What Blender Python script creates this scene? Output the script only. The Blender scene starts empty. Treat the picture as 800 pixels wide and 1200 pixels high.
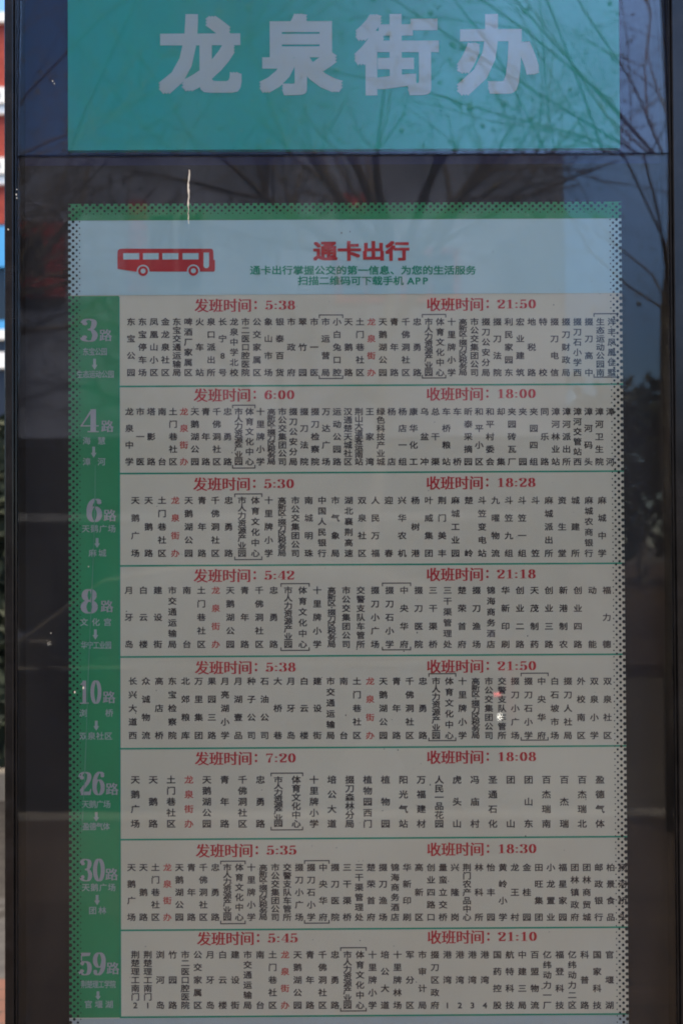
import bpy, bmesh, math, random
from mathutils import Vector, Matrix
R = math.radians
S = bpy.context.scene
COL = S.collection
rnd = random.Random(7)

# ------------------------------------------------------------------ camera
CAM = Vector((0.0, -2.2, 1.55))
PITCH, ROLL, YAW = R(1.0), R(-0.3), R(-0.2)
cd = bpy.data.cameras.new('camera'); cam = bpy.data.objects.new('camera', cd); COL.objects.link(cam)
CM = Matrix.Rotation(YAW, 4, 'Z') @ Matrix.Rotation(R(90) + PITCH, 4, 'X') @ Matrix.Rotation(ROLL, 4, 'Z')
cam.matrix_world = Matrix.Translation(CAM) @ CM
cd.sensor_fit = 'VERTICAL'; cd.sensor_height = 36; cd.lens = 36 * 2.2 / 1.8
cd.clip_start = 0.05; cd.clip_end = 2000
cd.dof.use_dof = True; cd.dof.focus_distance = 2.2; cd.dof.aperture_fstop = 4.5
S.camera = cam

# ------------------------------------------------------------------ light
SUN_EL, SUN_AZ = 38.0, 28.0          # azimuth from +Y towards +X
w = bpy.data.worlds.new('World'); S.world = w; w.use_nodes = True
nt = w.node_tree
bg = nt.nodes['Background']
sky = nt.nodes.new('ShaderNodeTexSky'); sky.sky_type = 'NISHITA'; sky.sun_disc = False
sky.sun_elevation = R(SUN_EL); sky.sun_rotation = R(SUN_AZ)
sky.air_density = 1.0; sky.dust_density = 0.0; sky.ozone_density = 7.0
# bright sky patch to the right, added to stand in for lens glare
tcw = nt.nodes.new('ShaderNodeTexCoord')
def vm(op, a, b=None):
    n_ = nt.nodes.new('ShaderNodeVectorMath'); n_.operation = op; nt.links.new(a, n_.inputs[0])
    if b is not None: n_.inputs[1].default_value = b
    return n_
GLARE_DIR = Vector((.80, -2.2, 1.22)).normalized()
dt = vm('DOT_PRODUCT', vm('NORMALIZE', tcw.outputs['Generated']).outputs[0], GLARE_DIR)
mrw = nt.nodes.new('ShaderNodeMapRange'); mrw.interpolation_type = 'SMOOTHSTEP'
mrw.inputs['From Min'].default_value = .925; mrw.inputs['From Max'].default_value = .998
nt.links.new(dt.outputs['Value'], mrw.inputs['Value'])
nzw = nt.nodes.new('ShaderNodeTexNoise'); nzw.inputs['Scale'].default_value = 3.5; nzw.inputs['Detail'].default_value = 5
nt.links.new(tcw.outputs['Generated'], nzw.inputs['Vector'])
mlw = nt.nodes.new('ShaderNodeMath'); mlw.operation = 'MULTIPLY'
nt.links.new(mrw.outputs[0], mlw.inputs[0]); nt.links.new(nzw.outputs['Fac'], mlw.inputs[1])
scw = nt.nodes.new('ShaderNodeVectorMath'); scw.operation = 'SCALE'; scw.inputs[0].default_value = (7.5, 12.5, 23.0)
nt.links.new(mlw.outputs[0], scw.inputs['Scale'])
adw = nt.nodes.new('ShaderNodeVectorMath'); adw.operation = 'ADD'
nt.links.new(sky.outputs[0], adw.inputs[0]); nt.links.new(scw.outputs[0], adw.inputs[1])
# unseen warm glow overhead, added to light the poster
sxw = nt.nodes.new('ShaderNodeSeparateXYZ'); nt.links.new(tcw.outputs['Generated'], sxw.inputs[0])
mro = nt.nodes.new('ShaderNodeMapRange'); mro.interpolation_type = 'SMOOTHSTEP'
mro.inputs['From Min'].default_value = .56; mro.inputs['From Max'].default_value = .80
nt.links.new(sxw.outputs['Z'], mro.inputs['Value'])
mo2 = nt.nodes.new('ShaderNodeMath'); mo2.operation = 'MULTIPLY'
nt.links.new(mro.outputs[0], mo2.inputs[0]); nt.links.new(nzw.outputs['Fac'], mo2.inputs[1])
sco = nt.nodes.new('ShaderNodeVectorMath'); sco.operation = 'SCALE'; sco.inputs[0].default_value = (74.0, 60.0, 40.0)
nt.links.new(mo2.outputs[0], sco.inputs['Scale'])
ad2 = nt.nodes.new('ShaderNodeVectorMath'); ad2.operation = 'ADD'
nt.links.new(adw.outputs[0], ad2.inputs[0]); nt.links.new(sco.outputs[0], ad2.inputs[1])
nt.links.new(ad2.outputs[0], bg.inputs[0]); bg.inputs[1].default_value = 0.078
sl = bpy.data.lights.new('sun', 'SUN'); sl.energy = 4.0; sl.angle = R(0.5); sl.color = (1, .91, .79)
so = bpy.data.objects.new('sun', sl); COL.objects.link(so)
sdir = Vector((math.sin(R(SUN_AZ)) * math.cos(R(SUN_EL)), math.cos(R(SUN_AZ)) * math.cos(R(SUN_EL)), math.sin(R(SUN_EL))))
so.rotation_euler = sdir.to_track_quat('Z', 'Y').to_euler(); so.location = (10, 10, 30)
S.view_settings.view_transform = 'Standard'; S.view_settings.look = 'None'
S.view_settings.exposure = 1.7; S.view_settings.gamma = 1.0
try:
    S.cycles.filter_width = 1.9
except Exception:
    pass

# ------------------------------------------------------------------ helpers
K = 1.8 / 2.2 / 1200.0
def P(px, py, y=0.0):
    """photo pixel (800x1200) -> x, z on the vertical plane at depth y (used once, to measure the sign)"""
    d = CM @ Vector(((px - 400) * K, -(py - 600) * K, -1.0))
    t = (y - CAM.y) / d.y
    return CAM.x + d.x * t, CAM.z + d.z * t
PX = 0.0015                              # one photo pixel on the poster, metres

def mat(name, color, rough=.6, spec=.5, metal=0.0, noise=None, bump=None, coat=0.0):
    m = bpy.data.materials.new(name); m.use_nodes = True
    n = m.node_tree; b = n.nodes['Principled BSDF']
    b.inputs['Base Color'].default_value = (*color, 1); b.inputs['Roughness'].default_value = rough
    b.inputs['Specular IOR Level'].default_value = spec; b.inputs['Metallic'].default_value = metal
    b.inputs['Coat Weight'].default_value = coat
    tc = n.nodes.new('ShaderNodeTexCoord')
    if noise:
        col2, scale, lo, hi = noise
        t = n.nodes.new('ShaderNodeTexNoise'); t.inputs['Scale'].default_value = scale; t.inputs['Detail'].default_value = 6
        r = n.nodes.new('ShaderNodeValToRGB')
        r.color_ramp.elements[0].position = lo; r.color_ramp.elements[1].position = hi
        r.color_ramp.elements[0].color = (*color, 1); r.color_ramp.elements[1].color = (*col2, 1)
        n.links.new(tc.outputs['Object'], t.inputs['Vector']); n.links.new(t.outputs['Fac'], r.inputs['Fac'])
        n.links.new(r.outputs['Color'], b.inputs['Base Color'])
    if bump:
        scale, strength, dist = bump
        t = n.nodes.new('ShaderNodeTexNoise'); t.inputs['Scale'].default_value = scale; t.inputs['Detail'].default_value = 4
        bp = n.nodes.new('ShaderNodeBump'); bp.inputs['Strength'].default_value = strength; bp.inputs['Distance'].default_value = dist
        n.links.new(tc.outputs['Object'], t.inputs['Vector']); n.links.new(t.outputs['Fac'], bp.inputs['Height'])
        n.links.new(bp.outputs['Normal'], b.inputs['Normal'])
    return m

def brickmat(name, c1, c2, mortar, scale, bw, bh, rough=.85, plane='xy'):
    m = bpy.data.materials.new(name); m.use_nodes = True
    n = m.node_tree; b = n.nodes['Principled BSDF']; b.inputs['Roughness'].default_value = rough; b.inputs['Specular IOR Level'].default_value = .08
    tc = n.nodes.new('ShaderNodeTexCoord'); br = n.nodes.new('ShaderNodeTexBrick')
    br.inputs['Color1'].default_value = (*c1, 1); br.inputs['Color2'].default_value = (*c2, 1)
    br.inputs['Mortar'].default_value = (*mortar, 1); br.inputs['Scale'].default_value = scale
    br.inputs['Brick Width'].default_value = bw; br.inputs['Row Height'].default_value = bh
    br.inputs['Mortar Size'].default_value = .02
    mp = n.nodes.new('ShaderNodeMapping')
    if plane == 'xz': mp.inputs['Rotation'].default_value = (R(90), 0, 0)
    n.links.new(tc.outputs['Object'], mp.inputs[0]); n.links.new(mp.outputs[0], br.inputs['Vector'])
    nz = n.nodes.new('ShaderNodeTexNoise'); nz.inputs['Scale'].default_value = 3
    mx = n.nodes.new('ShaderNodeMix'); mx.data_type = 'RGBA'; mx.blend_type = 'MULTIPLY'; mx.inputs[0].default_value = .5
    n.links.new(tc.outputs['Object'], nz.inputs['Vector'])
    n.links.new(br.outputs['Color'], mx.inputs[6]); n.links.new(nz.outputs['Fac'], mx.inputs[7])
    n.links.new(mx.outputs[2], b.inputs['Base Color'])
    return m

def glassmat(name, dust=0.0, ior=1.37):
    """clear pane: Fresnel mirror over a see-through layer, with a thin film of street dust"""
    m = bpy.data.materials.new(name); m.use_nodes = True
    n = m.node_tree; n.nodes.remove(n.nodes['Principled BSDF']); out = n.nodes['Material Output']
    tr = n.nodes.new('ShaderNodeBsdfTransparent'); tr.inputs[0].default_value = (.985, .99, .99, 1)
    gl = n.nodes.new('ShaderNodeBsdfGlossy'); gl.inputs['Roughness'].default_value = 0.0
    fr = n.nodes.new('ShaderNodeFresnel'); fr.inputs['IOR'].default_value = ior
    mx = n.nodes.new('ShaderNodeMixShader')
    n.links.new(fr.outputs[0], mx.inputs[0]); n.links.new(tr.outputs[0], mx.inputs[1]); n.links.new(gl.outputs[0], mx.inputs[2])
    last = mx
    if dust:
        tc = n.nodes.new('ShaderNodeTexCoord'); mp = n.nodes.new('ShaderNodeMapping'); mp.inputs['Scale'].default_value = (9, 9, 2.2)
        nz = n.nodes.new('ShaderNodeTexNoise'); nz.inputs['Scale'].default_value = 1.0; nz.inputs['Detail'].default_value = 8
        n.links.new(tc.outputs['Object'], mp.inputs[0]); n.links.new(mp.outputs[0], nz.inputs['Vector'])
        mr = n.nodes.new('ShaderNodeMapRange'); mr.inputs['From Min'].default_value = .3; mr.inputs['From Max'].default_value = .8
        mr.inputs['To Min'].default_value = dust * .25; mr.inputs['To Max'].default_value = dust * 3.5
        n.links.new(nz.outputs['Fac'], mr.inputs['Value'])
        df = n.nodes.new('ShaderNodeBsdfDiffuse'); df.inputs[0].default_value = (.55, .52, .48, 1)
        m2 = n.nodes.new('ShaderNodeMixShader')
        n.links.new(mr.outputs[0], m2.inputs[0]); n.links.new(mx.outputs[0], m2.inputs[1]); n.links.new(df.outputs[0], m2.inputs[2])
        last = m2
    n.links.new(last.outputs[0], out.inputs[0])
    return m

def emimat(name, color, strength):
    m = mat(name, color, .3); b = m.node_tree.nodes['Principled BSDF']
    b.inputs['Emission Color'].default_value = (*color, 1); b.inputs['Emission Strength'].default_value = strength
    return m

class MB:
    """collects vertices and faces in world coordinates; build() links them as ONE mesh object"""
    def __init__(s): s.v = []; s.f = []
    def add(s, vs, fs):
        k = len(s.v); s.v += [tuple(v) for v in vs]; s.f += [tuple(i + k for i in f) for f in fs]; return s
    def box(s, x0, x1, y0, y1, z0, z1):
        return s.add([(x0,y0,z0),(x1,y0,z0),(x1,y1,z0),(x0,y1,z0),(x0,y0,z1),(x1,y0,z1),(x1,y1,z1),(x0,y1,z1)],
                     [(0,3,2,1),(4,5,6,7),(0,1,5,4),(1,2,6,5),(2,3,7,6),(3,0,4,7)])
    def flat(s, pts, y):                       # polygon in the x-z plane facing -Y (counter-clockwise as seen)
        return s.add([(p[0], y, p[1]) for p in pts], [tuple(range(len(pts)))])
    def rect(s, x0, x1, z0, z1, y): return s.flat([(x0,z0),(x1,z0),(x1,z1),(x0,z1)], y)
    def disc(s, x, z, r, y, n=20, rz=None):
        rz = rz or r
        return s.flat([(x + r*math.cos(2*math.pi*i/n), z + rz*math.sin(2*math.pi*i/n)) for i in range(n)], y)
    def tube(s, pts, rad, n=8, caps=True):
        pts = [Vector(p) for p in pts]; k0 = len(s.v); a = None
        for i, p in enumerate(pts):
            t = (pts[min(i+1, len(pts)-1)] - pts[max(i-1, 0)]).normalized()
            if a is None:
                a = t.orthogonal().normalized()
            a = (a - t * a.dot(t)).normalized(); b = t.cross(a)
            r = rad[i] if isinstance(rad, (list, tuple)) else rad
            for j in range(n):
                q = p + (a*math.cos(2*math.pi*j/n) + b*math.sin(2*math.pi*j/n)) * r
                s.v.append(tuple(q))
        for i in range(len(pts)-1):
            for j in range(n):
                j2 = (j+1) % n
                s.f.append((k0+i*n+j, k0+i*n+j2, k0+(i+1)*n+j2, k0+(i+1)*n+j))
        if caps:
            s.f.append(tuple(k0+j for j in reversed(range(n)))); e = k0+(len(pts)-1)*n
            s.f.append(tuple(e+j for j in range(n)))
        return s
    def build(s, name, m, parent=None, bevel=0.0, smooth=False, seg=2):
        me = bpy.data.meshes.new(name); off = Vector((0,0,0)); q = parent
        while q: off += q.location; q = q.parent
        me.from_pydata([tuple(Vector(v) - off) for v in s.v], [], s.f); me.update()
        me.materials.append(m)
        o = bpy.data.objects.new(name, me); COL.objects.link(o)
        if parent: o.parent = parent
        if smooth:
            for p in me.polygons: p.use_smooth = True
        if bevel:
            b = o.modifiers.new('bevel', 'BEVEL'); b.width = bevel; b.segments = seg; b.limit_method = 'ANGLE'
        return o

def tag(o, label, cat, group=None, kind=None):
    if label: o['label'] = label
    if cat: o['category'] = cat
    if group: o['group'] = group
    if kind: o['kind'] = kind
    return o
def thing(name, loc, label, cat, group=None):
    o = bpy.data.objects.new(name, None); COL.objects.link(o); o.location = loc; o.empty_display_size = .2
    return tag(o, label, cat, group)

# --- lettering: outlines of the built-in font, one per character, and hand-drawn high-contrast numerals
_fc = bpy.data.curves.new('glyph_source', 'FONT'); _fc.resolution_u = 3
_fo = bpy.data.objects.new('glyph_source', _fc); COL.objects.link(_fo)
_cache = {}
def glyph(ch, off):
    k = (ch, off)
    if k not in _cache:
        _fc.body = ch; _fc.offset = off
        bpy.context.view_layer.update()
        e = _fo.evaluated_get(bpy.context.evaluated_depsgraph_get()); me = e.to_mesh()
        vs = [(v.co.x, v.co.y) for v in me.vertices]; fs = []
        for p in me.polygons:
            idx = list(p.vertices)
            a = sum(vs[idx[i]][0]*vs[idx[(i+1) % len(idx)]][1] - vs[idx[(i+1) % len(idx)]][0]*vs[idx[i]][1] for i in range(len(idx)))
            fs.append(tuple(idx if a > 0 else reversed(idx)))
        e.to_mesh_clear(); cx = .5
        if ord(ch) < 0x2000:
            cx = (min(v[0] for v in vs) + max(v[0] for v in vs)) / 2
        _cache[k] = ([(x - cx, y - .38) for x, y in vs], fs)
    return _cache[k]
def put(mb, ch, x, z, w_, h_, y, off=.012, song=0.0):
    """one character centred at x, z with em size w_ x h_; off = extra weight all round, song = extra weight on uprights only"""
    vs, fs = glyph(ch, 0.0)
    if song: sh = [(-song, 0), (-song/3, 0), (song/3, 0), (song, 0)]
    elif off < .008: sh = [(0, 0)]
    else: sh = [(off*math.cos(a), off*math.sin(a)) for a in [R(45 + 90*k) for k in range(4)]]
    if off > .03: sh = [(off*a, off*b) for a in (-1, 0, 1) for b in (-1, 0, 1) if a or b]
    for i, (dx, dz) in enumerate(sh):
        mb.add([(x + (vx + dx)*w_, y - i*.00005, z + (vy + dz)*h_) for vx, vy in vs], fs)

def smooth_path(pts, n=7):
    out = []
    for i in range(len(pts)-1):
        p0 = pts[max(i-1, 0)]; p1 = pts[i]; p2 = pts[i+1]; p3 = pts[min(i+2, len(pts)-1)]
        for k in range(n):
            t = k/n
            out.append(tuple(.5*((2*p1[c]) + (-p0[c]+p2[c])*t + (2*p0[c]-5*p1[c]+4*p2[c]-p3[c])*t*t + (-p0[c]+3*p1[c]-3*p2[c]+p3[c])*t**3) for c in (0,1)))
    out.append(pts[-1]); return out
def ell(cx, cy, rx, ry, a0, a1, n=28):
    return [(cx + rx*math.cos(R(a0+(a1-a0)*i/n)), cy + ry*math.sin(R(a0+(a1-a0)*i/n))) for i in range(n+1)]
THK, THN = .095, .022
def stroke(path, a=THK, b=THN):
    L, Rr = [], []
    for i, p in enumerate(path):
        q0 = path[max(i-1, 0)]; q1 = path[min(i+1, len(path)-1)]
        dx, dy = q1[0]-q0[0], q1[1]-q0[1]; l = math.hypot(dx, dy) or 1; nx, ny = -dy/l, dx/l
        h = math.sqrt((a*nx)**2 + (b*ny)**2)
        L.append((p[0]+nx*h, p[1]+ny*h)); Rr.append((p[0]-nx*h, p[1]-ny*h))
    return L, Rr
SIX = [('s', ell(.30,.33,.185,.31,0,360)), ('s', smooth_path([(.50,.86),(.42,.95),(.32,.965),(.2,.84),(.125,.62),(.115,.36)])), ('d', (.475,.83,.085))]
DIG = {
 '0': [('s', ell(.30,.5,.185,.475,0,360))],
 '1': [('r', (.22,.40,.0,1.0)), ('r', (.09,.53,0,.05)), ('p', [(.06,.8),(.06,.77),(.3,.88),(.3,1)])],
 '2': [('d', (.15,.75,.095)), ('s', smooth_path([(.07,.76),(.12,.9),(.28,.975),(.45,.9),(.47,.72),(.38,.52),(.22,.32),(.1,.14)])), ('p', [(.05,0),(.53,0),(.57,.27),(.53,.27),(.47,.15),(.1,.15)])],
 '3': [('d', (.14,.79,.09)), ('s', smooth_path([(.06,.8),(.14,.93),(.28,.975),(.43,.9),(.45,.74),(.38,.58),(.24,.525)])), ('s', smooth_path([(.24,.525),(.4,.48),(.485,.29),(.42,.08),(.27,.025),(.12,.08),(.05,.2)])), ('d', (.13,.2,.09))],
 '4': [('r', (.335,.51,0,1.0)), ('r', (.24,.6,0,.05)), ('r', (.02,.6,.25,.3)), ('p', [(.02,.28),(.07,.28),(.4,.93),(.36,1.0)])],
 '5': [('p', [(.1,.84),(.48,.86),(.52,1.0),(.1,1.0)]), ('r', (.1,.145,.47,.9)), ('s', smooth_path([(.11,.47),(.25,.6),(.42,.53),(.475,.32),(.42,.1),(.27,.025),(.12,.08),(.06,.18)])), ('d', (.14,.19,.09))],
 '6': SIX,
 '7': [('p', [(.08,.86),(.54,.86),(.54,1.0),(.08,1.0)]), ('r', (.05,.09,.7,1.0)), ('p', [(.48,.88),(.54,.9),(.36,.45),(.35,0),(.17,0),(.24,.4)])],
 '8': [('s', ell(.30,.75,.15,.225,0,360)), ('s', ell(.30,.26,.185,.245,0,360))],
 ':': [('d', (.15,.62,.1)), ('d', (.15,.12,.1))],
}
def _rot(el):
    k, d = el
    if k == 's': return ('s', [(.6-x, 1-y) for x, y in d])
    if k == 'd': return ('d', (.6-d[0], 1-d[1], d[2]))
DIG['9'] = [_rot(e) for e in SIX]
def digit(mb, ch, x, z, w_, h_, y):
    """numeral with its lower left corner at x, z; w_ is the advance (0.6 of its drawing box)"""
    sx = w_/.6
    for i, (k, d) in enumerate(DIG[ch]):
        yy = y - i*.0001
        T = lambda p: (x + p[0]*sx, z + p[1]*h_)
        if k == 's':
            L, Rr = stroke(d); n = len(L)
            mb.add([(*T(p), ) for p in []], [])
            vs = []
            for p, q in zip(L, Rr):
                a, b = T(p), T(q); vs += [(a[0], yy, a[1]), (b[0], yy, b[1])]
            mb.add(vs, [(2*j, 2*j+1, 2*j+3, 2*j+2) for j in range(n-1)])
        elif k == 'd':
            c = T(d[:2]); mb.disc(c[0], c[1], d[2]*sx, yy, 16, d[2]*h_*.85)
        elif k == 'r':
            a = T((d[0], d[2])); b = T((d[1], d[3])); mb.rect(a[0], b[0], a[1], b[1], yy)
        else:
            mb.flat([T(p) for p in d], yy)
def write(mb, s, x, z, pitch, w_, h_, y, **kw):
    for i, ch in enumerate(s):
        if ch != ' ': put(mb, ch, x + i*pitch, z, w_, h_, y, **kw)

# ------------------------------------------------------------------ materials
M = {}
M['paper'] = mat('poster_paper', (.86,.785,.585), .55, .3, noise=((.74,.665,.48), 2.6, .3, .75), bump=(3.2, .6, .02))
M['mint'] = mat('header_print', (.62,.82,.80), .55, .3, noise=((.54,.75,.74), 3.0, .3, .75), bump=(3.2, .6, .02))
M['footer'] = mat('footer_print', (.56,.62,.58), .55, .3, noise=((.50,.56,.52), 3.0, .3, .75))
M['green'] = mat('green_print', (.04,.37,.145), .55, .3, noise=((.045,.31,.12), 6.0, .35, .7))
M['line'] = mat('green_line', (.015,.36,.20), .55, .3)
M['ink'] = mat('black_ink', (.07,.055,.052), .6, .3)
M['dot'] = mat('dot_ink', (.012,.018,.02), .6, .3)
M['red'] = mat('red_ink', (.62,.04,.045), .6, .3)
M['redtxt'] = mat('highlight_ink', (.66,.09,.07), .6, .3)
M['pale'] = mat('pale_lettering', (.50,.48,.47), .6, .3)
M['pale2'] = mat('faded_lettering', (.46,.53,.48), .6, .3)
M['creasemat'] = mat('crease_line', (.14,.40,.25), .6, .3)
M['teal'] = mat('teal_panel', (.006,.56,.41), .45, .4, noise=((.008,.48,.345), 2.5, .35, .7))
M['white'] = mat('white_lettering', (.76,.80,.72), .5, .4)
M['board'] = mat('backboard_black', (.004,.0045,.009), .6, .3)
M['navyboard'] = mat('backboard_navy', (.004,.009,.055), .6, .3)
M['frame'] = mat('frame_paint', (.005,.005,.006), .16, .4, metal=.0, noise=((.011,.011,.013), 30, .4, .7))
M['gasket'] = mat('rubber_gasket', (.008,.008,.009), .7, .3)
M['glass'] = glassmat('display_glass', .005)
M['glass2'] = glassmat('header_glass', .005, 1.5)
M['dropping'] = mat('dried_dropping', (.55,.53,.48), .9)
M['concrete'] = mat('concrete', (.16,.15,.14), .9, .08, noise=((.12,.115,.11), 8, .35, .7), bump=(60, .3, .01))
M['asphalt'] = mat('asphalt', (.055,.054,.053), .9, .08, noise=((.075,.072,.07), 40, .4, .7), bump=(150, .4, .01))
M['lane'] = mat('grey_paving', (.018,.018,.021), .9, .08, noise=((.028,.028,.031), 12, .4, .7))  # darker than real paving: shade on the lane is put into the colour
M['pink'] = brickmat('pink_paving', (.075,.036,.03), (.062,.03,.025), (.04,.025,.022), 4.0, .8, .4)  # brick colour lowered to stand in for shade on the path
M['greybrick'] = brickmat('grey_paving_slabs', (.075,.054,.043), (.066,.048,.04), (.04,.033,.03), 2.0, .8, .4)
M['bark'] = mat('bark', (.12,.10,.085), .9, noise=((.2,.18,.15), 6, .4, .65), bump=(30, .6, .03))
M['twig'] = mat('twig', (.07,.055,.045), .9)
M['bud'] = mat('seed_ball', (.10,.085,.03), .9)
M['facade'] = mat('grey_render', (.25,.285,.40), .9, noise=((.08,.09,.13), .8, .35, .7), bump=(40, .3, .01))  # strong mottling in the colour stands in for sunlit and shaded patches
M['shopglass'] = mat('shop_glass', (.010,.012,.014), .25, .12)
M['darkglass'] = mat('window_glass', (.012,.014,.017), .06, .5)
M['redpaint'] = mat('red_paint', (.34,.03,.035), .5)
M['greypaint'] = mat('grey_paint', (.20,.205,.21), .5)
M['concreteroad'] = mat('concrete_road', (.065,.057,.05), .9, .08, noise=((.05,.044,.038), 3, .35, .7), bump=(80, .3, .01))
M['whitepaint'] = mat('white_paint', (.75,.75,.75), .5)
M['redwall'] = brickmat('red_render', (.42,.085,.065), (.38,.075,.06), (.34,.08,.065), 1.0, .9, .3, plane='xz')
M['blue'] = mat('blue_fascia', (.06,.30,.62), .4)
M['navy'] = mat('navy_panel', (.005,.009,.022), .4)
M['leafd'] = mat('dark_leaf', (.014,.024,.012), .7)
M['carpaint'] = mat('black_car_paint', (.008,.008,.009), .25, .5, coat=.6)
M['tyre'] = mat('tyre_rubber', (.015,.015,.015), .85)
M['rim'] = mat('wheel_alloy', (.45,.45,.46), .3, metal=1.0)
M['taillamp'] = mat('tail_lamp_red', (.12,.01,.01), .25)
M['litred'] = emimat('lit_red', (1,.12,.12), 4.0)
M['litwhite'] = emimat('lit_white', (1,.95,.85), 6.0)
M['chrome'] = mat('chrome', (.8,.8,.8), .08, metal=1.0)

# ------------------------------------------------------------------ setting
tag(MB().box(-150,150,-150,150,-.35,-.15).build('ground', M['asphalt']), None, None, kind='structure')
tag(MB().box(-120,120,-4.72,2.2,-.15,0).build('pavement', M['greybrick']), None, None, kind='structure')
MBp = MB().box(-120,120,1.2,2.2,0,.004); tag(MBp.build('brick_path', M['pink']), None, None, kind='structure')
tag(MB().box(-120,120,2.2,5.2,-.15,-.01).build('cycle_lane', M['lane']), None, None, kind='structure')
kb = MB()
for i in range(-60, 60): kb.box(i*1.0+.005, i*1.0+.995, -4.9, -4.72, -.15, .01)
tag(kb.build('kerb', M['concrete'], bevel=.015), None, None, kind='structure')
tag(MB().box(-120,120,-12.5,-4.9,-.15,-.14).build('road', M['concreteroad']), None, None, kind='structure')
tag(MB().box(-120,120,-60,-12.5,-.15,0).build('far_pavement', M['greybrick']), None, None, kind='structure')

# ------------------------------------------------------------------ display case
YF = -.055                                # front face of the frame
zT, zB = 2.78, .42
xl0, xl1 = P(5.5, 600, YF)[0], P(19, 600, YF)[0]
xr0, xr1 = P(789, 600, YF)[0], P(812, 600, YF)[0]
case = thing('bus_stop_case', (0, .03, 0), 'tall black framed bus stop display case with dusty glass front on the pavement', 'display case')
fp = MB().box(xl0, xl1-.004, YF, .10, 0, zT); fp.box(xl1-.004, xl1, YF+.006, .10, zB, zT); fp.build('side_post', M['frame'], case, bevel=.003)
fp = MB().box(xr0+.004, xr1, YF, .10, 0, zT); fp.box(xr0, xr0+.004, YF+.006, .10, zB, zT); fp.build('side_post', M['frame'], case, bevel=.003)
zj = P(400, 181, -.044)[1]                 # joint between the header pane and the main pane
MB().box(xl1, xr0, YF, .10, zT-.05, zT).build('top_rail', M['frame'], case, bevel=.003)
MB().box(xl1, xr0, YF, .10, zB, zB+.06).build('bottom_rail', M['frame'], case, bevel=.003)
MB().box(xl1, xr0, .012, .03, zB+.06, zj-.001).build('backboard', M['board'], case)
MB().box(xl1, xr0, .012, .03, zj-.001, zT-.05).build('header_backboard', M['navyboard'], case)
MB().box(xl1, xr0, .03, .095, zB+.06, zT-.05).build('rear_cover', M['frame'], case)
MB().box(xl1+.001, xr0-.001, -.044, -.038, zB+.061, zj-.0015).build('glass_pane', M['glass'], case)
# header pane leans back a little at the top
hz0, hz1 = zj+.0015, zT-.051
tilt = math.tan(R(3.6)); dy = (hz1-hz0)*tilt
hp = MB(); y0 = -.044
hp.add([(xl1+.001,y0,hz0),(xr0-.001,y0,hz0),(xr0-.001,y0+.006,hz0),(xl1+.001,y0+.006,hz0),
        (xl1+.001,y0+dy,hz1),(xr0-.001,y0+dy,hz1),(xr0-.001,y0+dy+.006,hz1),(xl1+.001,y0+dy+.006,hz1)],
       [(0,3,2,1),(4,5,6,7),(0,1,5,4),(1,2,6,5),(2,3,7,6),(3,0,4,7)])
hp.build('header_glass', M['glass2'], case)
# dried streak on the main pane and small chips on the frame
def ribbon(mb, pts, ws, y):
    vs = []
    for (x, z), wd in zip(pts, ws): vs += [(x-wd, y, z), (x+wd, y, z)]
    mb.add(vs, [(2*j, 2*j+2, 2*j+3, 2*j+1)[::-1] for j in range(len(pts)-1)])
st = MB(); pts = []; ws = []
for i in range(22):
    py = 199 + i*3.0; q = P(222 + rnd.uniform(-.5,.5) - (1 if i > 4 else 0), py, -.0446); pts.append(q)
    ws.append(PX*(rnd.uniform(.5,1.3) if i < 14 else rnd.uniform(.15,.7)))
ribbon(st, pts, ws, -.0446); st.build('dropping_streak', M['dropping'], case)
for px, py, r_ in ((20,222,.5),(19.5,228,.7),(20,232,.6),(10,269,.7),(88,811,.9),(98,806,1.0),(60,742,.5),(104,664,.5),(62,95,.6),(64,98,.5)):
    sp = MB(); q = P(px, py, YF-.0006 if px < 25 else -.0446); sp.disc(q[0], q[1], r_*PX, YF-.0006 if px < 25 else -.0446, 7, r_*PX*1.6)
    sp.build('dirt_speck', M['dropping'], case)

# ------------------------------------------------------------------ stop name panel
hx0, hx1 = P(80, 90)[0], P(725, 90)[0]; hzb = P(400, 175)[1]
npn = thing('stop_name_panel', (0, 0, hzb), 'teal stop name panel with four large white characters at the top of the display case', 'name panel')
MB().box(hx0, hx1, -.001, .012, hzb, P(400,-70)[1]).build('panel', M['teal'], npn)
for ch, px in zip('龙泉街办', (235, 352.5, 465.5, 582.5)):
    mb = MB(); q = P(px, 64.5); put(mb, ch, q[0], q[1], 98*PX, 97*PX, -.002, off=.036)
    mb.build('character', M['white'], npn)

# ------------------------------------------------------------------ timetable poster
px0, px1 = P(80,240)[0], P(727.5,240)[0]; pzt, pzb = P(400,237.5)[1], .50
poster = thing('timetable_poster', (0, .006, pzb), 'white and green bus timetable poster with eight routes behind the glass', 'poster')
def Z(py, px=400): return P(px, py)[1]
def X(px, py=600): return P(px, py)[0]
MB().box(px0, px1, .002, .012, pzb, pzt).build('paper', M['paper'], poster)
xb = X(140.5, 760)                        # inner edge of the green column
mb = MB(); mb.rect(px0, px1, Z(257), pzt, .0012); mb.build('green_strip', M['green'], poster)
mb = MB(); mb.rect(px0, xb, Z(1191), Z(345.4), .0012); mb.build('green_column', M['green'], poster)
mb = MB(); mb.rect(px0, px1, Z(344.6), Z(257.2), .0012); mb.build('header_field', M['mint'], poster)
mb = MB(); mb.rect(px0, px1, pzb, Z(1192.2), .0012); mb.build('footer_field', M['footer'], poster)
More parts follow.
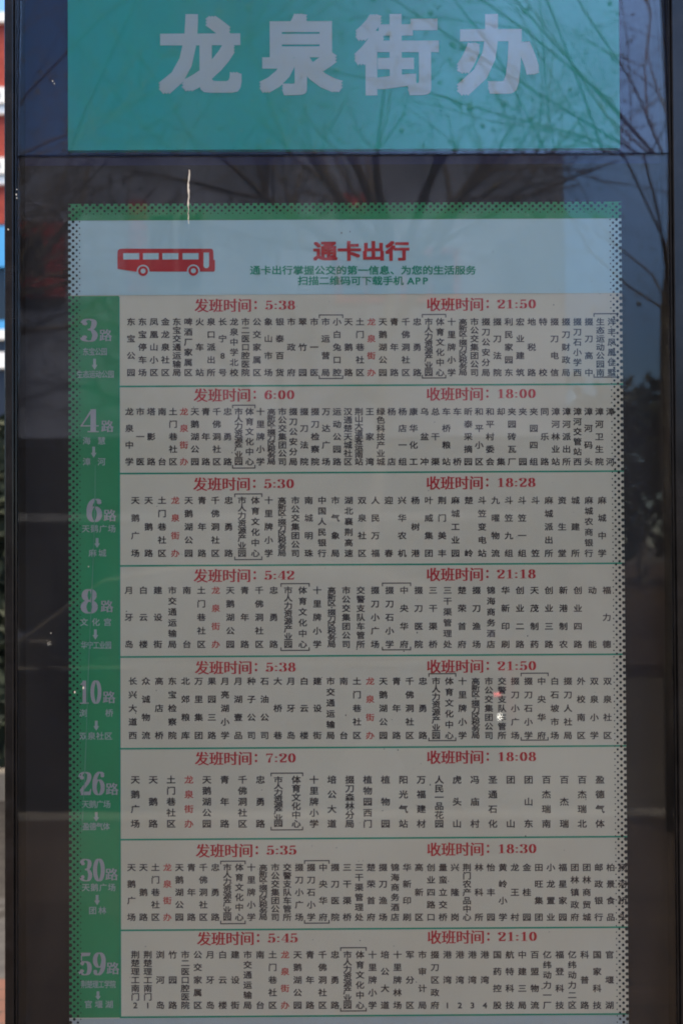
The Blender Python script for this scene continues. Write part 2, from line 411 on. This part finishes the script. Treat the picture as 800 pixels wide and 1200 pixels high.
# halftone dots round the edge
db = MB(); yd = -.0004
nrow = int((pzt - pzb) / (7.45*PX)); cols = ((1.6,2.15),(6.0,1.7),(10.2,1.35),(13.6,.8))
for i in range(nrow):
    for c, (dx, r_) in enumerate(cols):
        z = pzt - (i + .5*(c % 2))*7.45*PX - .004
        if z < pzb: continue
        j = rnd.uniform(.9, 1.08)
        db.disc(px0 + dx*PX, z, r_*j*PX, yd, 9); db.disc(px1 - dx*PX, z, r_*j*PX, yd, 9)
ncol = int((px1-px0) / (8.6*PX))
for i in range(2, ncol-1):
    for c, (dz, r_) in enumerate(((1.2,2.0),(5.0,1.75),(8.9,1.4),(12.2,.8))):
        db.disc(px0 + (i + .5*(c % 2))*8.6*PX, pzt - dz*PX, r_*rnd.uniform(.9,1.08)*PX, yd - .0002, 9)
db.build('dotted_border', M['dot'], poster)['kind'] = 'stuff'
# bus pictogram
def bz(x, y): return P(130 + x/6.15, 280 + y/6.15)
bus = MB()
out = [(48,215),(48,100),(52,82),(62,73),(78,70),(722,70),(734,76),(738,90),(740,150),(750,152),(750,226),(742,235),(175,235)]
bus.flat([bz(*p) for p in out][::-1], .0004); pic = bus.build('bus_pictogram', M['red'], poster)
for x0, x1 in ((90,205),(232,345),(372,487),(517,632)):
    a = bz(x0,148); b = bz(x1,102); wn = MB(); wn.rect(a[0], b[0], a[1], b[1], .0001); wn.build('window', M['mint'], pic)
wn = MB()
wn.flat([bz(*p) for p in [(668,98),(708,98),(708,195),(700,208),(688,211),(676,208),(668,195)]][::-1], .0001)
wn.build('door', M['mint'], pic)
for cx, cy in ((233,232),(595,230)):
    q = bz(cx, cy); a = MB(); a.disc(q[0], q[1], 46/6.15*PX, .0000, 28); a.build('wheel_arch', M['mint'], pic)
    a = MB(); a.disc(q[0], q[1], 36/6.15*PX, -.0003, 28); a.build('tyre', M['red'], pic)
    a = MB(); a.disc(q[0], q[1], 18/6.15*PX, -.0006, 20); a.build('hub', M['mint'], pic)
# headings
mb = MB()
for i, ch in enumerate('通卡出行'):
    q = P(381 + i*28.2, 294); put(mb, ch, q[0], q[1], 28.5*PX, 23.5*PX, .0004, off=.036)
mb.build('poster_title', M['red'], poster)
mb = MB()
for i, ch in enumerate('通卡出行掌握公交的第一信息、为您的生活服务'):
    q = P(299 + i*12.62, 316.5); put(mb, ch, q[0], q[1], 12.7*PX, 11.2*PX, .0004, off=.028)
for i, ch in enumerate('扫描二维码可下载手机'):
    q = P(355 + i*12.4, 328.8); put(mb, ch, q[0], q[1], 12.6*PX, 11.2*PX, .0004, off=.028)
for i, ch in enumerate('APP'):
    q = P(481 + i*8.6, 328.8); put(mb, ch, q[0], q[1], 12.5*PX, 11.4*PX, .0004, off=.028)
mb.build('poster_subtitle', M['line'], poster)

OFF = '市人力资源产业园'; CUL = '体育文化中心'; TAX = '高新区·掇刀区税务局'; COMP = '市公交集团公司'; HERE = '龙泉街办'
MID = ['天鹅湖公园','青年路','千佛洞社区','忠勇路','['+OFF,CUL,'十里牌小学']
ROUTES = [
 dict(no='3', first='5:38', last='21:50', line=(345.7,451.6), tx=228, ty=357.2, x=(153.75,716.25), y=(377,436.5), ends=('东宝公园','生态运动公园'),
  nb=(95,115.5,372,399), lu=124, lz=391.5, e=((97,126,412),(111,419,432),(90,134,438.5)),
  st=['东宝公园','东宝停车场','凤凰山小区','金龙泉社区','东宝交通运输局','啤酒厂家属区','火车站','泉口派出所','长宁8号','龙泉中学北校','市二医口腔医院','公交家属区','象山市场','银泰百货','市政府','翠竹园','市一医','[市运营局','小白兔口腔','天鹅路','土门巷社区',HERE]+MID+[TAX,COMP,'掇刀公安分局','掇刀法院','利民家园东','宏业建筑','地税路','特校','掇刀电信','掇刀财政局','掇刀石小学西','掇刀高中','[生态运动公园南','洋丰凤凰佳墅']),
 dict(no='4', first='6:00', last='18:00', line=(451.6,553.7), tx=227, ty=462.3, x=(151.75,714.5), y=(482.3,541), ends=('海 慧','漳 河'),
  nb=(94,116,478,505), lu=126, lz=498, e=((97,124,516.5),(110,522,535),(97,124,541)),
  st=['龙泉中学','市一医','塔影路','南台','土门巷社区',HERE]+MID+[TAX,COMP,'掇刀公安分局','掇刀法院','掇刀检察院','万达广场','运动公园路','汉通楚天城社区','荆山大道客运南站','王家湾','绿色科技产业城','杨店','杨店一组','康华化工','乌盆冲','总干渠','车桥粮站','车桥','昕泰采摘园','和平小区','和平村委会','却集','夹园砖瓦厂','夹园','夹园四组','同乐路','漳河林业站','漳河派出所','漳河交管站西','漳河码头','漳河卫生院','漳河']),
 dict(no='6', first='5:30', last='18:28', line=(553.7,661.8), tx=226.5, ty=566.5, x=(158.75,705), y=(586.3,648.3), ends=('天鹅广场','麻城'),
  nb=(101,120.5,583,610), lu=129, lz=602.5, e=((96,136,619.5),(114,629,640.5),(104,125,648)),
  st=['天鹅广场','天鹅路','土门巷社区',HERE]+MID+[TAX,COMP,'南城明珠','中国人民银行','市气象局','湖北襄荆高速','双泉社区','人民万福','迎春','兴华农机','杨树港','叶威集团','荆门美丰','麻城工业园','楚岭','斗笠变电站','九曜物流','斗笠九组','斗笠一组','斗笠','麻城派出所','资生堂','城建所','麻城农商银行','麻城中学']),
 dict(no='8', first='5:42', last='21:18', line=(661.8,768.5), tx=227, ty=673.8, x=(151.25,710.5), y=(691.7,755), ends=('文 化 宫','华宁工业园'),
  nb=(94,115.5,689,717), lu=125.5, lz=709, e=((94,131,729),(112,736,748),(95,131,756)),
  st=['月牙岛','白云楼','建设街','市交通运输局','南台','土门巷社区',HERE]+MID+[TAX,COMP,'交警支队车管所','掇刀小广场','[掇刀石小学','中央华府','掇刀医院','三干渠桥','三干渠管理处','楚荣首府','掇刀渔场','锦海商务酒店','华新印刷','创业二路','天茂制药','创业三路','新港制农','创业四路','动能','福力德']),
 dict(no='10', first='5:38', last='21:50', line=(768.5,876), tx=228.5, ty=781.5, x=(155.75,711.25), y=(798.2,861.8), ends=('浏  桥','双泉社区'),
  nb=(92,119.5,796,823), lu=128, lz=815.5, e=((93,133,835.5),(113,843,854.5),(93,132,862.5)),
  st=['长兴大道西','众诚物流','高店桥','东宝检察院','北郊粮库','万里集团','果园三路','月亮湖小学','月湖壹品','种子公司','石油公司','大桥巷','月牙岛','白云楼','建设街','市交通运输局','南台','土门巷社区',HERE]+MID+[TAX,COMP,'交警支队车管所','掇刀小广场','[掇刀石小学','中央华府','白石坡市场','掇刀人社局','外校南区','双泉小学','双泉社区']),
 dict(no='26', first='7:20', last='18:08', line=(876,982.5), tx=228.5, ty=888, x=(158.75,702.5), y=(913.7,965.3), ends=('天鹅广场','盈德气体'),
  nb=(92.5,123.5,903,930), lu=131.5, lz=923, e=((96,130,942.5),(113,950,961),(97,129,968.5)), big=1.06,
  st=['天鹅广场','天鹅路','土门巷社区',HERE]+MID+['培公大道','掇刀森林分局','植物园西门','植物园','阳光气站','万福建材','人民一品花园','虎头山','冯庙村','圣通石化','团山','团山东','百杰瑞南','百杰瑞','百杰瑞北','盈德气体']),
 dict(no='30', first='5:35', last='18:30', line=(982.5,1088.7), tx=229.5, ty=996, x=(154.25,729), y=(1016.5,1074.8), ends=('天鹅广场','团林'),
  nb=(94,123.5,1005,1031), lu=131, lz=1023, e=((96,136,1040),(114,1047,1059),(104,125,1067)),
  st=['天鹅广场','天鹅路','土门巷社区',HERE]+MID+[TAX,COMP,'交警支队车管所','掇刀小广场','[掇刀石小学','中央华府','掇刀医院','三干渠桥','三干渠管理处','楚荣首府','掇刀渔场','锦海商务酒店','华新印刷','高新区','创业四路口','量蛮立交桥','兴隆岗','荆门农产品中心','林科所','怡丰园','黄岭小学','龙王村','金桂园','田旺集团','小龙置业','福星家园','团林镇政府','团林商贸城','邮政银行','柏景食品','杨河桥头']),
 dict(no='59', first='5:45', last='21:10', line=(1088.7,1190.5), tx=231, ty=1099, x=(158.75,713.75), y=(1118.8,1178), ends=('荆楚理工学院','官堰湖'),
  nb=(92.5,124.5,1115,1141), lu=132.5, lz=1133, e=((95,136,1153.5),(115,1160,1170),(99,133,1177)),
  st=['荆楚理工南门2','荆楚理工南门1','浏河岛','竹园路','市二医口腔医院','公交家属区','月牙岛','白云楼','建设街','市交通运输局','南台','土门巷社区',HERE]+MID+['培公大道','十里牌林场','军分区','市审计局','掇刀区政府','港湾1','港湾2','港湾3','港湾4','国药控股','航特科技','中建三局','百盟物流','亿纬动力一厂','福登科技','亿纬动力二区','科普路','国家科技','官堰湖']),
]
for rt in ROUTES:
    l0, l1 = rt['line']
    mb = MB(); mb.rect(xb, px1, Z(l1) + .0006, Z(l0) - .0006, .0008)
    panel = mb.build('route_panel', M['paper'], poster)
    panel['label'] = 'timetable row of route ' + rt['no']
    mb = MB(); mb.flat([(xb-.0012, Z(l1)-.0015), (px1, Z(l1)-.0015), (px1, Z(l1)+.0014), (xb+.0012, Z(l1)+.0014), (xb+.0012, Z(l0)-.0015), (xb-.0012, Z(l0)-.0015)], .0004); mb.build('row_rule', M['line'], panel)
    # times
    for word, tm, tx, name in (('发班时间', rt['first'], rt['tx'], 'first_bus_time'), ('收班时间', rt['last'], 499.5 + (rt['tx']-228)*.3, 'last_bus_time')):
        mb = MB(); zc = Z(rt['ty'])
        for i, ch in enumerate(word): put(mb, ch, X(tx + 8.3 + i*16.8, rt['ty']), zc, 17*PX, 17*PX, .0003, off=.004, song=.028)
        xc = X(tx + 71.5, rt['ty'])
        for dz in (-3.2, 3.6): mb.disc(xc, zc + dz*PX, 1.5*PX, .0003, 12)
        xx = tx + 82.6
        for ch in tm:
            if ch == ':': digit(mb, ch, X(xx - .2, rt['ty']), Z(rt['ty'] + 4.9), 9.6*PX, 9.6*PX, .0003); xx += 5.6
            else: digit(mb, ch, X(xx, rt['ty']), Z(rt['ty'] + 5.1), 9.6*PX, 10.4*PX, .0003); xx += 10.2
        mb.build(name, M['red'], panel)
    # stations
    sl_, hl = MB(), MB(); n = len(rt['st']); yt, yb = rt['y']; big = rt.get('big', 1.0)
    for i, nm in enumerate(rt['st']):
        px = rt['x'][0] + (rt['x'][1]-rt['x'][0])*i/(n-1); step = (rt['x'][1]-rt['x'][0])/(n-1)
        if nm[0] == '[':
            nm = nm[1:]; a = px - 7*min(1.15, step/13.4) - .4; b = px + step + 6.6*min(1.15, step/13.4)
            for zz, sg in ((yt - 8.0, 1), (yb + 6.9, -1)):
                x0, x1, z = X(a, zz), X(b, zz), Z(zz); h = .6*PX; k = -3.6*PX*sg
                bk = MB(); pp = [(x0-h, z+k), (x0+h, z+k), (x0+h, z-sg*h), (x1-h, z-sg*h), (x1-h, z+k), (x1+h, z+k), (x1+h, z+sg*h), (x0-h, z+sg*h)]
                bk.flat(pp if sg > 0 else pp[::-1], .00035); bk.build('bracket', M['ink'], panel)
        m = len(nm); pos = []; acc = 0
        for j, ch in enumerate(nm):
            if j: acc += .72 if ('·' in (ch, nm[j-1])) else 1.0
            pos.append(acc)
        pit = (yb - yt)/acc; cw = min(10.3*big, step*.86); chh = min(9.3*big, pit*1.08)
        trg = hl if nm == HERE else sl_
        for ch, q in zip(nm, pos):
            py = yt + pit*q; qq = P(px, py)
            if ch == '·': trg.disc(qq[0], qq[1], .9*PX, .0003, 8); continue
            wq = cw if ord(ch) > 0x2000 else 10.5
            put(trg, ch, qq[0], qq[1], wq*PX, chh*PX, .0003, off=.029 if trg is sl_ else .02)
    sl_.build('station_list', M['ink'], panel); hl.build('current_stop', M['redtxt'], panel)
    # left heading
    a0, a1, t0, t1 = rt['nb']; mb = MB(); nd = len(rt['no'])
    wd = (a1 - a0)/nd
    for i, ch in enumerate(rt['no']):
        digit(mb, ch, X(a0 + i*wd, t1), Z(t1), wd*PX, (t1-t0)*PX, .0004)
    head = mb.build('route_number', M['pale'], poster)
    mb = MB(); put(mb, '路', X(rt['lu'], rt['lz']), Z(rt['lz']), 15.2*PX, 15.2*PX, .0004, off=.004, song=.022); mb.build('route_word', M['pale'], head)
    (e0, e1, ez), (ax, ay0, ay1), (g0, g1, gz) = rt['e']
    for s_, x0, x1, zc in ((rt['ends'][0], e0, e1, ez), (rt['ends'][1], g0, g1, gz)):
        mb = MB(); k = len(s_); cw = min(9.6, (x1-x0)/max(1, len(s_.replace(' ', '')))*1.04)
        for i, ch in enumerate(s_):
            if ch != ' ':
                q = P(x0 + cw/2 + (x1-x0-cw)*i/(k-1), zc); put(mb, ch, q[0], q[1], cw*PX, 9.4*PX, .0004, off=.02)
        mb.build('terminus_name', M['pale2'], head)
    mb = MB(); xa = X(ax, ay0); z0, z1 = Z(ay0), Z(ay1); zm = z0 + (z1-z0)*.55
    mb.rect(xa-1.6*PX, xa+1.6*PX, zm, z0, .0004); mb.flat([(xa, z1), (xa+3.4*PX, zm), (xa-3.4*PX, zm)], .0004)
    mb.build('arrow', M['pale2'], head)
# flecks and a crease on the paper
sp = MB()
for i in range(150):
    q = P(rnd.uniform(146, 715), rnd.uniform(260, 1190)); r_ = rnd.choice((.3,.35,.45,.7))*PX
    a = rnd.uniform(0, 3); sp.disc(q[0], q[1], r_, -.0009, 6, r_*rnd.uniform(.6,1.5))
sp.build('paper_fleck', M['ink'], poster)['kind'] = 'stuff'
cr = MB(); pts = []; ws = []
for i in range(18):
    t = i/17; q = P(112 - 16*t**1.3 + math.sin(t*9)*.5, 545 + 430*t); pts.append(q); ws.append(PX*(.35 + .3*math.sin(t*14)**2))
ribbon(cr, pts, ws, -.0008); cr.build('crease', M['creasemat'], poster)

bpy.data.objects.remove(_fo); bpy.data.curves.remove(_fc)

# ------------------------------------------------------------------ street trees (behind the photographer, seen in the glass)
def tree(x, y, h, seed, label, group, lean=(0,0), n1=9, fat=.0030):
    rg = random.Random(seed)
    t = thing('bare_tree', (x, y, 0), label, 'tree', group)
    tr, br, bd = MB(), MB(), MB()
    top = Vector((x + lean[0], y + lean[1], h*.45))
    base = Vector((x, y, -.02))
    tp = [base.lerp(top, k/6) + Vector((rg.uniform(-.04,.04), rg.uniform(-.04,.04), 0))*(k > 0) for k in range(7)]
    tr.tube(tp, [h*.0075*(1.25 - .5*k/6) for k in range(7)], 10); tr.build('trunk', M['bark'], t, smooth=True)
    def grow(p, d, L, r, lev):
        n = 5; pts = [p]; rr = [r]
        for k in range(n):
            d = (d + Vector((rg.uniform(-.22,.22), rg.uniform(-.22,.22), rg.uniform(-.12,.2)))).normalized()
            p = p + d*L/n; pts.append(p); rr.append(r*(1 - .62*(k+1)/n))
        br.tube(pts, rr, 6 if lev < 2 else 4, caps=False)
        if lev >= 5 or r < .0007:
            if rg.random() < .45:
                q = pts[-1] + Vector((0,0,-.03)); s = rg.uniform(.012,.022)
                bd.add([q+Vector(v)*s for v in ((1,0,0),(-1,0,0),(0,1,0),(0,-1,0),(0,0,1),(0,0,-1))],
                       [(0,2,4),(2,1,4),(1,3,4),(3,0,4),(2,0,5),(1,2,5),(3,1,5),(0,3,5)])
            return
        m = rg.choice((3,4)) if lev < 3 else 3
        for k in range(m):
            i = rg.randint(2, n); ax = d.orthogonal(); ax.rotate(Matrix.Rotation(rg.uniform(0, 6.28), 3, d))
            nd = (d*rg.uniform(.7,1.0) + ax.normalized()*rg.uniform(.5,.95)).normalized()
            grow(pts[i], nd, L*rg.uniform(.52,.72), rr[i]*rg.uniform(.6,.8), lev+1)
    for k in range(n1):
        a = 6.283*k/n1 + rg.uniform(-.3,.3); p = tp[rg.choice((4,5,6,6))]
        grow(p, Vector((math.cos(a)*.8, math.sin(a)*.8, rg.uniform(.35,1.0))).normalized(), h*rg.uniform(.26,.36), h*fat, 0)
    br.build('branches', M['twig'], t); bd.build('seed_ball', M['bud'], t)['kind'] = 'stuff'
tree(1.78, -4.4, 9.0, 3, 'bare street tree at the kerb nearest the rear of the parked black car', 'bare street trees along the kerb', n1=24, fat=.0008)
tree(-1.9, -4.4, 9.0, 11, 'bare street tree at the kerb beside the front doors of the parked black car', 'bare street trees along the kerb', n1=24, fat=.0008)

tree(.3, -13.4, 10.5, 21, 'bare tree on the far pavement in front of the shop windows', 'bare trees on the far pavement', lean=(.4,0), n1=12, fat=.0065)
tree(-5.6, -13.2, 10.5, 22, 'bare tree on the far pavement near the red sign board', 'bare trees on the far pavement', lean=(-.3,0), n1=15, fat=.0075)
tree(6.2, -13.6, 7.2, 23, 'bare tree on the far pavement beyond the shop corner', 'bare trees on the far pavement')

# ------------------------------------------------------------------ shop building across the road
YB = -16.0
bld = thing('shop_building', (-8, YB, 0), 'low grey rendered shop building with dark ground floor across the road', 'building')
def G(px, py):                            # where a reflection in the main pane lies on the facade
    k = (2.2 - YB)/2.2; q = P(px, py); return q[0]*k, CAM.z + (q[1]-CAM.z)*k
xe = G(660, 300)[0]; z1 = G(400, 512)[1]
wl = MB(); wl.box(-26, xe, YB-9, YB, z1, 7.7); wl.box(-26, xe, YB-9, YB-.6, 0, z1-.002); wl.build('wall', M['facade'], bld)
MB().box(-26.1, xe+.1, YB-9.1, YB+.12, 7.7, 7.95).build('parapet', M['concrete'], bld)
sf = MB(); sf.box(-26, xe-.2, YB-.6, YB-.55, .15, z1-.1); sf.build('shopfront_glass', M['shopglass'], bld)
mu = MB(); mu.box(-26, xe-.2, YB-.555, YB-.46, z1-.25, z1-.12)
for i in range(16): mu.box(xe-.3-i*1.8, xe-.2-i*1.8, YB-.55, YB-.45, .0, z1-.003)
mu.build('shopfront_frame', M['frame'], bld)
MB().box(-26, xe-.2, YB-.41, YB-.30, 1.75, 1.87).build('shopfront_rail', M['greypaint'], bld)
for i in range(5):
    xx = xe - .15 - i*5.4; MB().box(xx-.3, xx+.15, YB-.42, YB-.003, 0, z1-.003).build('pillar', M['frame'], bld)
def win(px_a, px_b, py_a, py_b, red):
    x0, za = G(px_a, py_b); x1, zb = G(px_b, py_a)
    f = MB(); f.box(x0, x1, YB, YB+.06, za-.08, za); f.box(x0, x1, YB, YB+.06, zb, zb+.08); f.box(x0-.08, x0, YB, YB+.06, za-.08, zb+.08); f.box(x1, x1+.08, YB, YB+.06, za-.08, zb+.08)
    f.box((x0+x1)/2-.03, (x0+x1)/2+.03, YB, YB+.06, za, zb)
    o = f.build('window', M['redpaint'] if red else M['greypaint'], bld)
    MB().box(x0, x1, YB+.001, YB+.02, za, zb).build('pane', M['darkglass'], o)
win(178, 238, 255, 340, False); win(400, 455, 300, 350, True); win(475, 530, 300, 350, True)
win(-330, -200, 255, 350, False); win(-160, -60, 255, 350, False)
a = G(154, 345); b = G(174, 240); MB().box(a[0], b[0], YB, YB+.12, a[1], b[1]).build('red_banner', M['redpaint'], bld)
a = G(400, 250); b = G(420, 232); MB().box(G(398,0)[0], G(440,0)[0], YB, YB+.15, a[1], b[1]).build('red_banner', M['redpaint'], bld)
a = G(20, 352); b = G(79, 266)
sgn = MB().box(a[0], b[0], YB, YB+.2, a[1], b[1]).build('red_sign_board', M['redpaint'], bld)
for q0, q1, r0, r1 in ((22, 57, 282, 325), (22, 57, 340, 350)):
    c = G(q0, r1); d = G(q1, r0); MB().box(c[0], d[0], YB+.201, YB+.215, c[1], d[1]).build('sign_panel', M['darkglass'], sgn)

# ------------------------------------------------------------------ evergreens further off, right of the shop building
def evergreen(x, y, h, r_, seed, label):
    rg = random.Random(seed)
    t = thing('evergreen_tree', (x, y, 0), label, 'tree', 'dark evergreens beyond the shop building')
    MB().tube([(x,y,-.02),(x,y,h*.3)], [h*.03, h*.022], 8).build('trunk', M['bark'], t)
    f = MB()
    clumps = [(Vector((rg.gauss(0,.4)*r_, rg.gauss(0,.4)*r_, h*(.25 + .62*rg.random()))), r_*rg.uniform(.3,.5)) for k in range(24)]
    for c, cr_ in clumps:
        for k in range(90):
            d = Vector((rg.gauss(0,1), rg.gauss(0,1), rg.gauss(0,1))).normalized()*cr_*rg.uniform(.5,1.05)
            p = Vector((x,y,0)) + c + d; a = Vector((rg.gauss(0,1), rg.gauss(0,1), rg.gauss(0,1))).normalized(); b = a.orthogonal().normalized(); s = rg.uniform(.12,.26)
            f.add([p - a*s, p + b*s*.6, p + a*s, p - b*s*.6], [(0,1,2,3)])
    f.build('crown', M['leafd'], t)
for i, (x, y, h, r_, lb) in enumerate(((6.5,-34,5.2,2.4,'dark evergreen closest to the shop building corner'),(9.3,-36,6.0,2.7,'tallest dark evergreen in the row beyond the road'),(12.4,-35,5.4,2.5,'dark evergreen next right of the tallest one'),(15.5,-37,5.8,2.8,'dark evergreen at the far end of the row from the shop'))):
    evergreen(x, y, h, r_, 20+i, lb)

# ------------------------------------------------------------------ parked car (reflected in the lower glass)
def car(cx, cy):
    t = thing('parked_car', (cx, cy, -.14), 'black hatchback parked along the kerb with a lit red tail lamp', 'car')
    z0 = -.14; L, W = 4.1, 1.72
    # lower body profile along x (rear at +x), lofted across y
    prof = [(-2.05,.32),(-2.05,.62),(-1.9,.78),(-1.05,.93),(-.95,.95),(1.9,.98),(2.03,.9),(2.05,.55),(1.98,.30),(1.62,.26),(1.6,.42),(1.45,.6),(1.22,.66),(1.0,.6),(.86,.42),(.84,.24),(-.94,.24),(-.96,.42),(-1.1,.6),(-1.32,.66),(-1.55,.6),(-1.7,.42),(-1.72,.26)]
    def loft(mb, pr, ys, insets):
        n = len(pr); k0 = len(mb.v)
        for yy, (ix, iz) in zip(ys, insets):
            for px_, pz_ in pr: mb.v.append((cx + px_*(1-ix), cy + yy, z0 + pz_ - iz*(pz_ > .7)))
        for j in range(len(ys)-1):
            for i in range(n): mb.f.append((k0+j*n+i, k0+j*n+(i+1)%n, k0+(j+1)*n+(i+1)%n, k0+(j+1)*n+i))
        mb.f.append(tuple(k0+i for i in reversed(range(n)))); mb.f.append(tuple(k0+(len(ys)-1)*n+i for i in range(n)))
    b = MB(); loft(b, prof, (-.86,-.80,.80,.86), ((.012,.03),(0,0),(0,0),(.012,.03))); b.build('body', M['carpaint'], t, bevel=.02)
    cab = [(-1.0,.94),(-.35,1.42),(.1,1.5),(1.2,1.49),(1.65,1.36),(1.98,.97)]
    c = MB(); k0 = 0
    for yy, ins in ((-.80,0),(-.63,1),(.63,1),(.80,0)):
        for px_, pz_ in cab:
            f_ = (pz_-.94)/.56
            c.v.append((cx+px_, cy + (math.copysign(.82-.20*f_, yy) if ins == 0 else yy*(.95-.1*f_)), z0+pz_ + (.02 if ins else 0)))
    n = len(cab)
    for j in range(3):
        for i in range(n): c.f.append((j*n+i, j*n+(i+1)%n, (j+1)*n+(i+1)%n, (j+1)*n+i))
    c.f.append(tuple(reversed(range(n)))); c.f.append(tuple(3*n+i for i in range(n)))
    c.build('cabin', M['carpaint'], t, bevel=.015)
    for s in (1, -1):
        for poly in (((-.78,1.0),(-.28,1.37),(.33,1.42),(.33,1.0)), ((.40,1.0),(.40,1.42),(1.15,1.41),(1.5,1.3),(1.62,1.02))):
            w_ = MB(); vs = []
            for off in (.012, .0):
                for px_, pz_ in poly:
                    f_ = (pz_-.94)/.56; vs.append((cx+px_, cy + s*(.82-.20*f_+off), z0+pz_))
            m_ = len(poly); fs = [tuple(range(m_)) if s < 0 else tuple(reversed(range(m_)))]
            fs += [(i, (i+1)%m_, m_+(i+1)%m_, m_+i) for i in range(m_)]
            w_.add(vs, fs).build('side_window', M['darkglass'], t)
        for px_ in (-.1, .95):
            MB().box(cx+px_, cx+px_+.16, cy+s*.865-.012, cy+s*.865+.012, z0+.82, z0+.845).build('door_handle', M['chrome'], t, bevel=.005)
        MB().box(cx+1.93, cx+2.07, cy+s*.72-.13, cy+s*.72+.13, z0+.60, z0+.92).build('tail_lamp', M['taillamp'], t, bevel=.02)
        MB().box(cx-2.0, cx-1.82, cy+s*.68-.16, cy+s*.68+.16, z0+.60, z0+.74).build('headlight', M['chrome'], t, bevel=.03)
        MB().box(cx-.72, cx-.55, cy+s*.93-.08, cy+s*.93+.08, z0+.96, z0+1.1).build('wing_mirror', M['carpaint'], t, bevel=.03)
        for wx in (-1.33, 1.23):
            ty = MB(); ty.tube([(cx+wx, cy+s*.66, z0+.31),(cx+wx, cy+s*.68, z0+.31),(cx+wx, cy+s*.84, z0+.31),(cx+wx, cy+s*.86, z0+.31)], [.27,.31,.31,.27], 28)
            wh = ty.build('wheel', M['tyre'], t)
            ri = MB(); ri.tube([(cx+wx, cy+s*.85, z0+.31),(cx+wx, cy+s*.875, z0+.31)], [.2,.19], 24); ri.build('rim', M['rim'], wh)
    MB().box(cx+1.945, cx+1.985, cy+.85, cy+.868, z0+.755, z0+.772).build('brake_light', M['litred'], t)
    MB().box(cx+1.965, cx+1.985, cy+.85, cy+.868, z0+.615, z0+.65).build('reversing_light', M['litwhite'], t)
    pl = MB().box(cx+2.05, cx+2.07, cy-.22, cy+.22, z0+.5, z0+.61); pl.build('number_plate', M['blue'], t)
car(-1.05, -5.95)

# ------------------------------------------------------------------ behind the sign: hedge, shop with blue fascia, red apartment block
hg = thing('clipped_hedge', (-3.5, 5.9, 0), 'dark clipped hedge in a low concrete planter behind the display case', 'hedge')
MB().box(-9, 2, 5.35, 6.5, -.15, .14).build('planter', M['concrete'], hg, bevel=.02)
f = MB(); rg = random.Random(5); f.box(-8.9, 1.9, 5.6, 6.3, .13, 2.1)
for i in range(13000):
    p = Vector((rg.uniform(-8.9,1.9), rg.uniform(5.42,6.4), rg.uniform(.14,2.25)))
    if rg.random() < .75: p.y = 5.42 + abs(rg.gauss(0,.06))
    a = Vector((rg.gauss(0,1), rg.gauss(0,1), rg.gauss(0,1))).normalized(); b = a.orthogonal().normalized(); s = rg.uniform(.04,.09)
    f.add([p-a*s, p+b*s*.6, p+a*s, p-b*s*.6], [(0,1,2,3)])
f.build('foliage', M['leafd'], hg)
YS = 28.0
sh = thing('fascia_shop', (-14, YS, 0), 'two storey shop with bright blue fascia band and dark windows', 'building')
MB().box(-26, -6, YS, YS+8, 0, 9.1).build('wall', M['navy'], sh)
MB().box(-26, -6, YS-.25, YS-.003, 8.0, 8.98).build('fascia', M['blue'], sh)
MB().box(-26, -6, YS-.06, YS-.003, 6.75, 7.95).build('window_band', M['darkglass'], sh)
MB().box(-26, -6, YS-.2, YS-.003, 6.5, 6.72).build('fascia', M['blue'], sh)
MB().box(-26, -6, YS-.22, YS-.003, 6.27, 6.497).build('sign_board', M['whitepaint'], sh)
MB().box(-26, -6, YS-.22, YS-.003, 5.57, 5.95).build('sign_board', M['whitepaint'], sh)
MB().box(-26, -6, YS-.1, YS-.003, .2, 4.0).build('shopfront', M['darkglass'], sh)
MB().box(-26, -6, YS-.16, YS-.103, 2.3, 2.8).build('door_rail', M['concrete'], sh)
YR = 50.0
ra = thing('red_apartment_block', (-16, YR, 0), 'tall red rendered apartment block with white sills and air conditioners', 'building')
MB().box(-34, -6, YR, YR+12, 0, 23.0).build('wall', M['redwall'], ra)
MB().box(-34.3, -5.7, YR-.3, YR+12.3, 23.0, 23.4).build('roof_slab', M['whitepaint'], ra)
for fl in range(7):
    zf = 2.0 + fl*2.95
    MB().box(-34, -6, YR-.25, YR-.003, zf-.55, zf-.2).build('floor_ledge', M['whitepaint'], ra)
    for k in range(8):
        xx = -32.2 + k*3.35
        o = MB().box(xx-1.0, xx+.75, YR-.06, YR-.003, zf+.4, zf+1.9).build('window', M['whitepaint'], ra)
        MB().box(xx-.9, xx+.65, YR-.08, YR-.062, zf+.5, zf+1.8).build('pane', M['darkglass'], o)
        if k in (1, 3, 5, 7):
            ac = MB().box(xx+.95, xx+1.8, YR-.42, YR-.003, zf-.15, zf+.5).build('air_conditioner', M['whitepaint'], ra)
            g_ = MB(); g_.tube([(xx+1.28, YR-.44, zf+.18),(xx+1.28, YR-.422, zf+.18)], .26, 20); g_.build('fan_grille', M['navy'], ac)
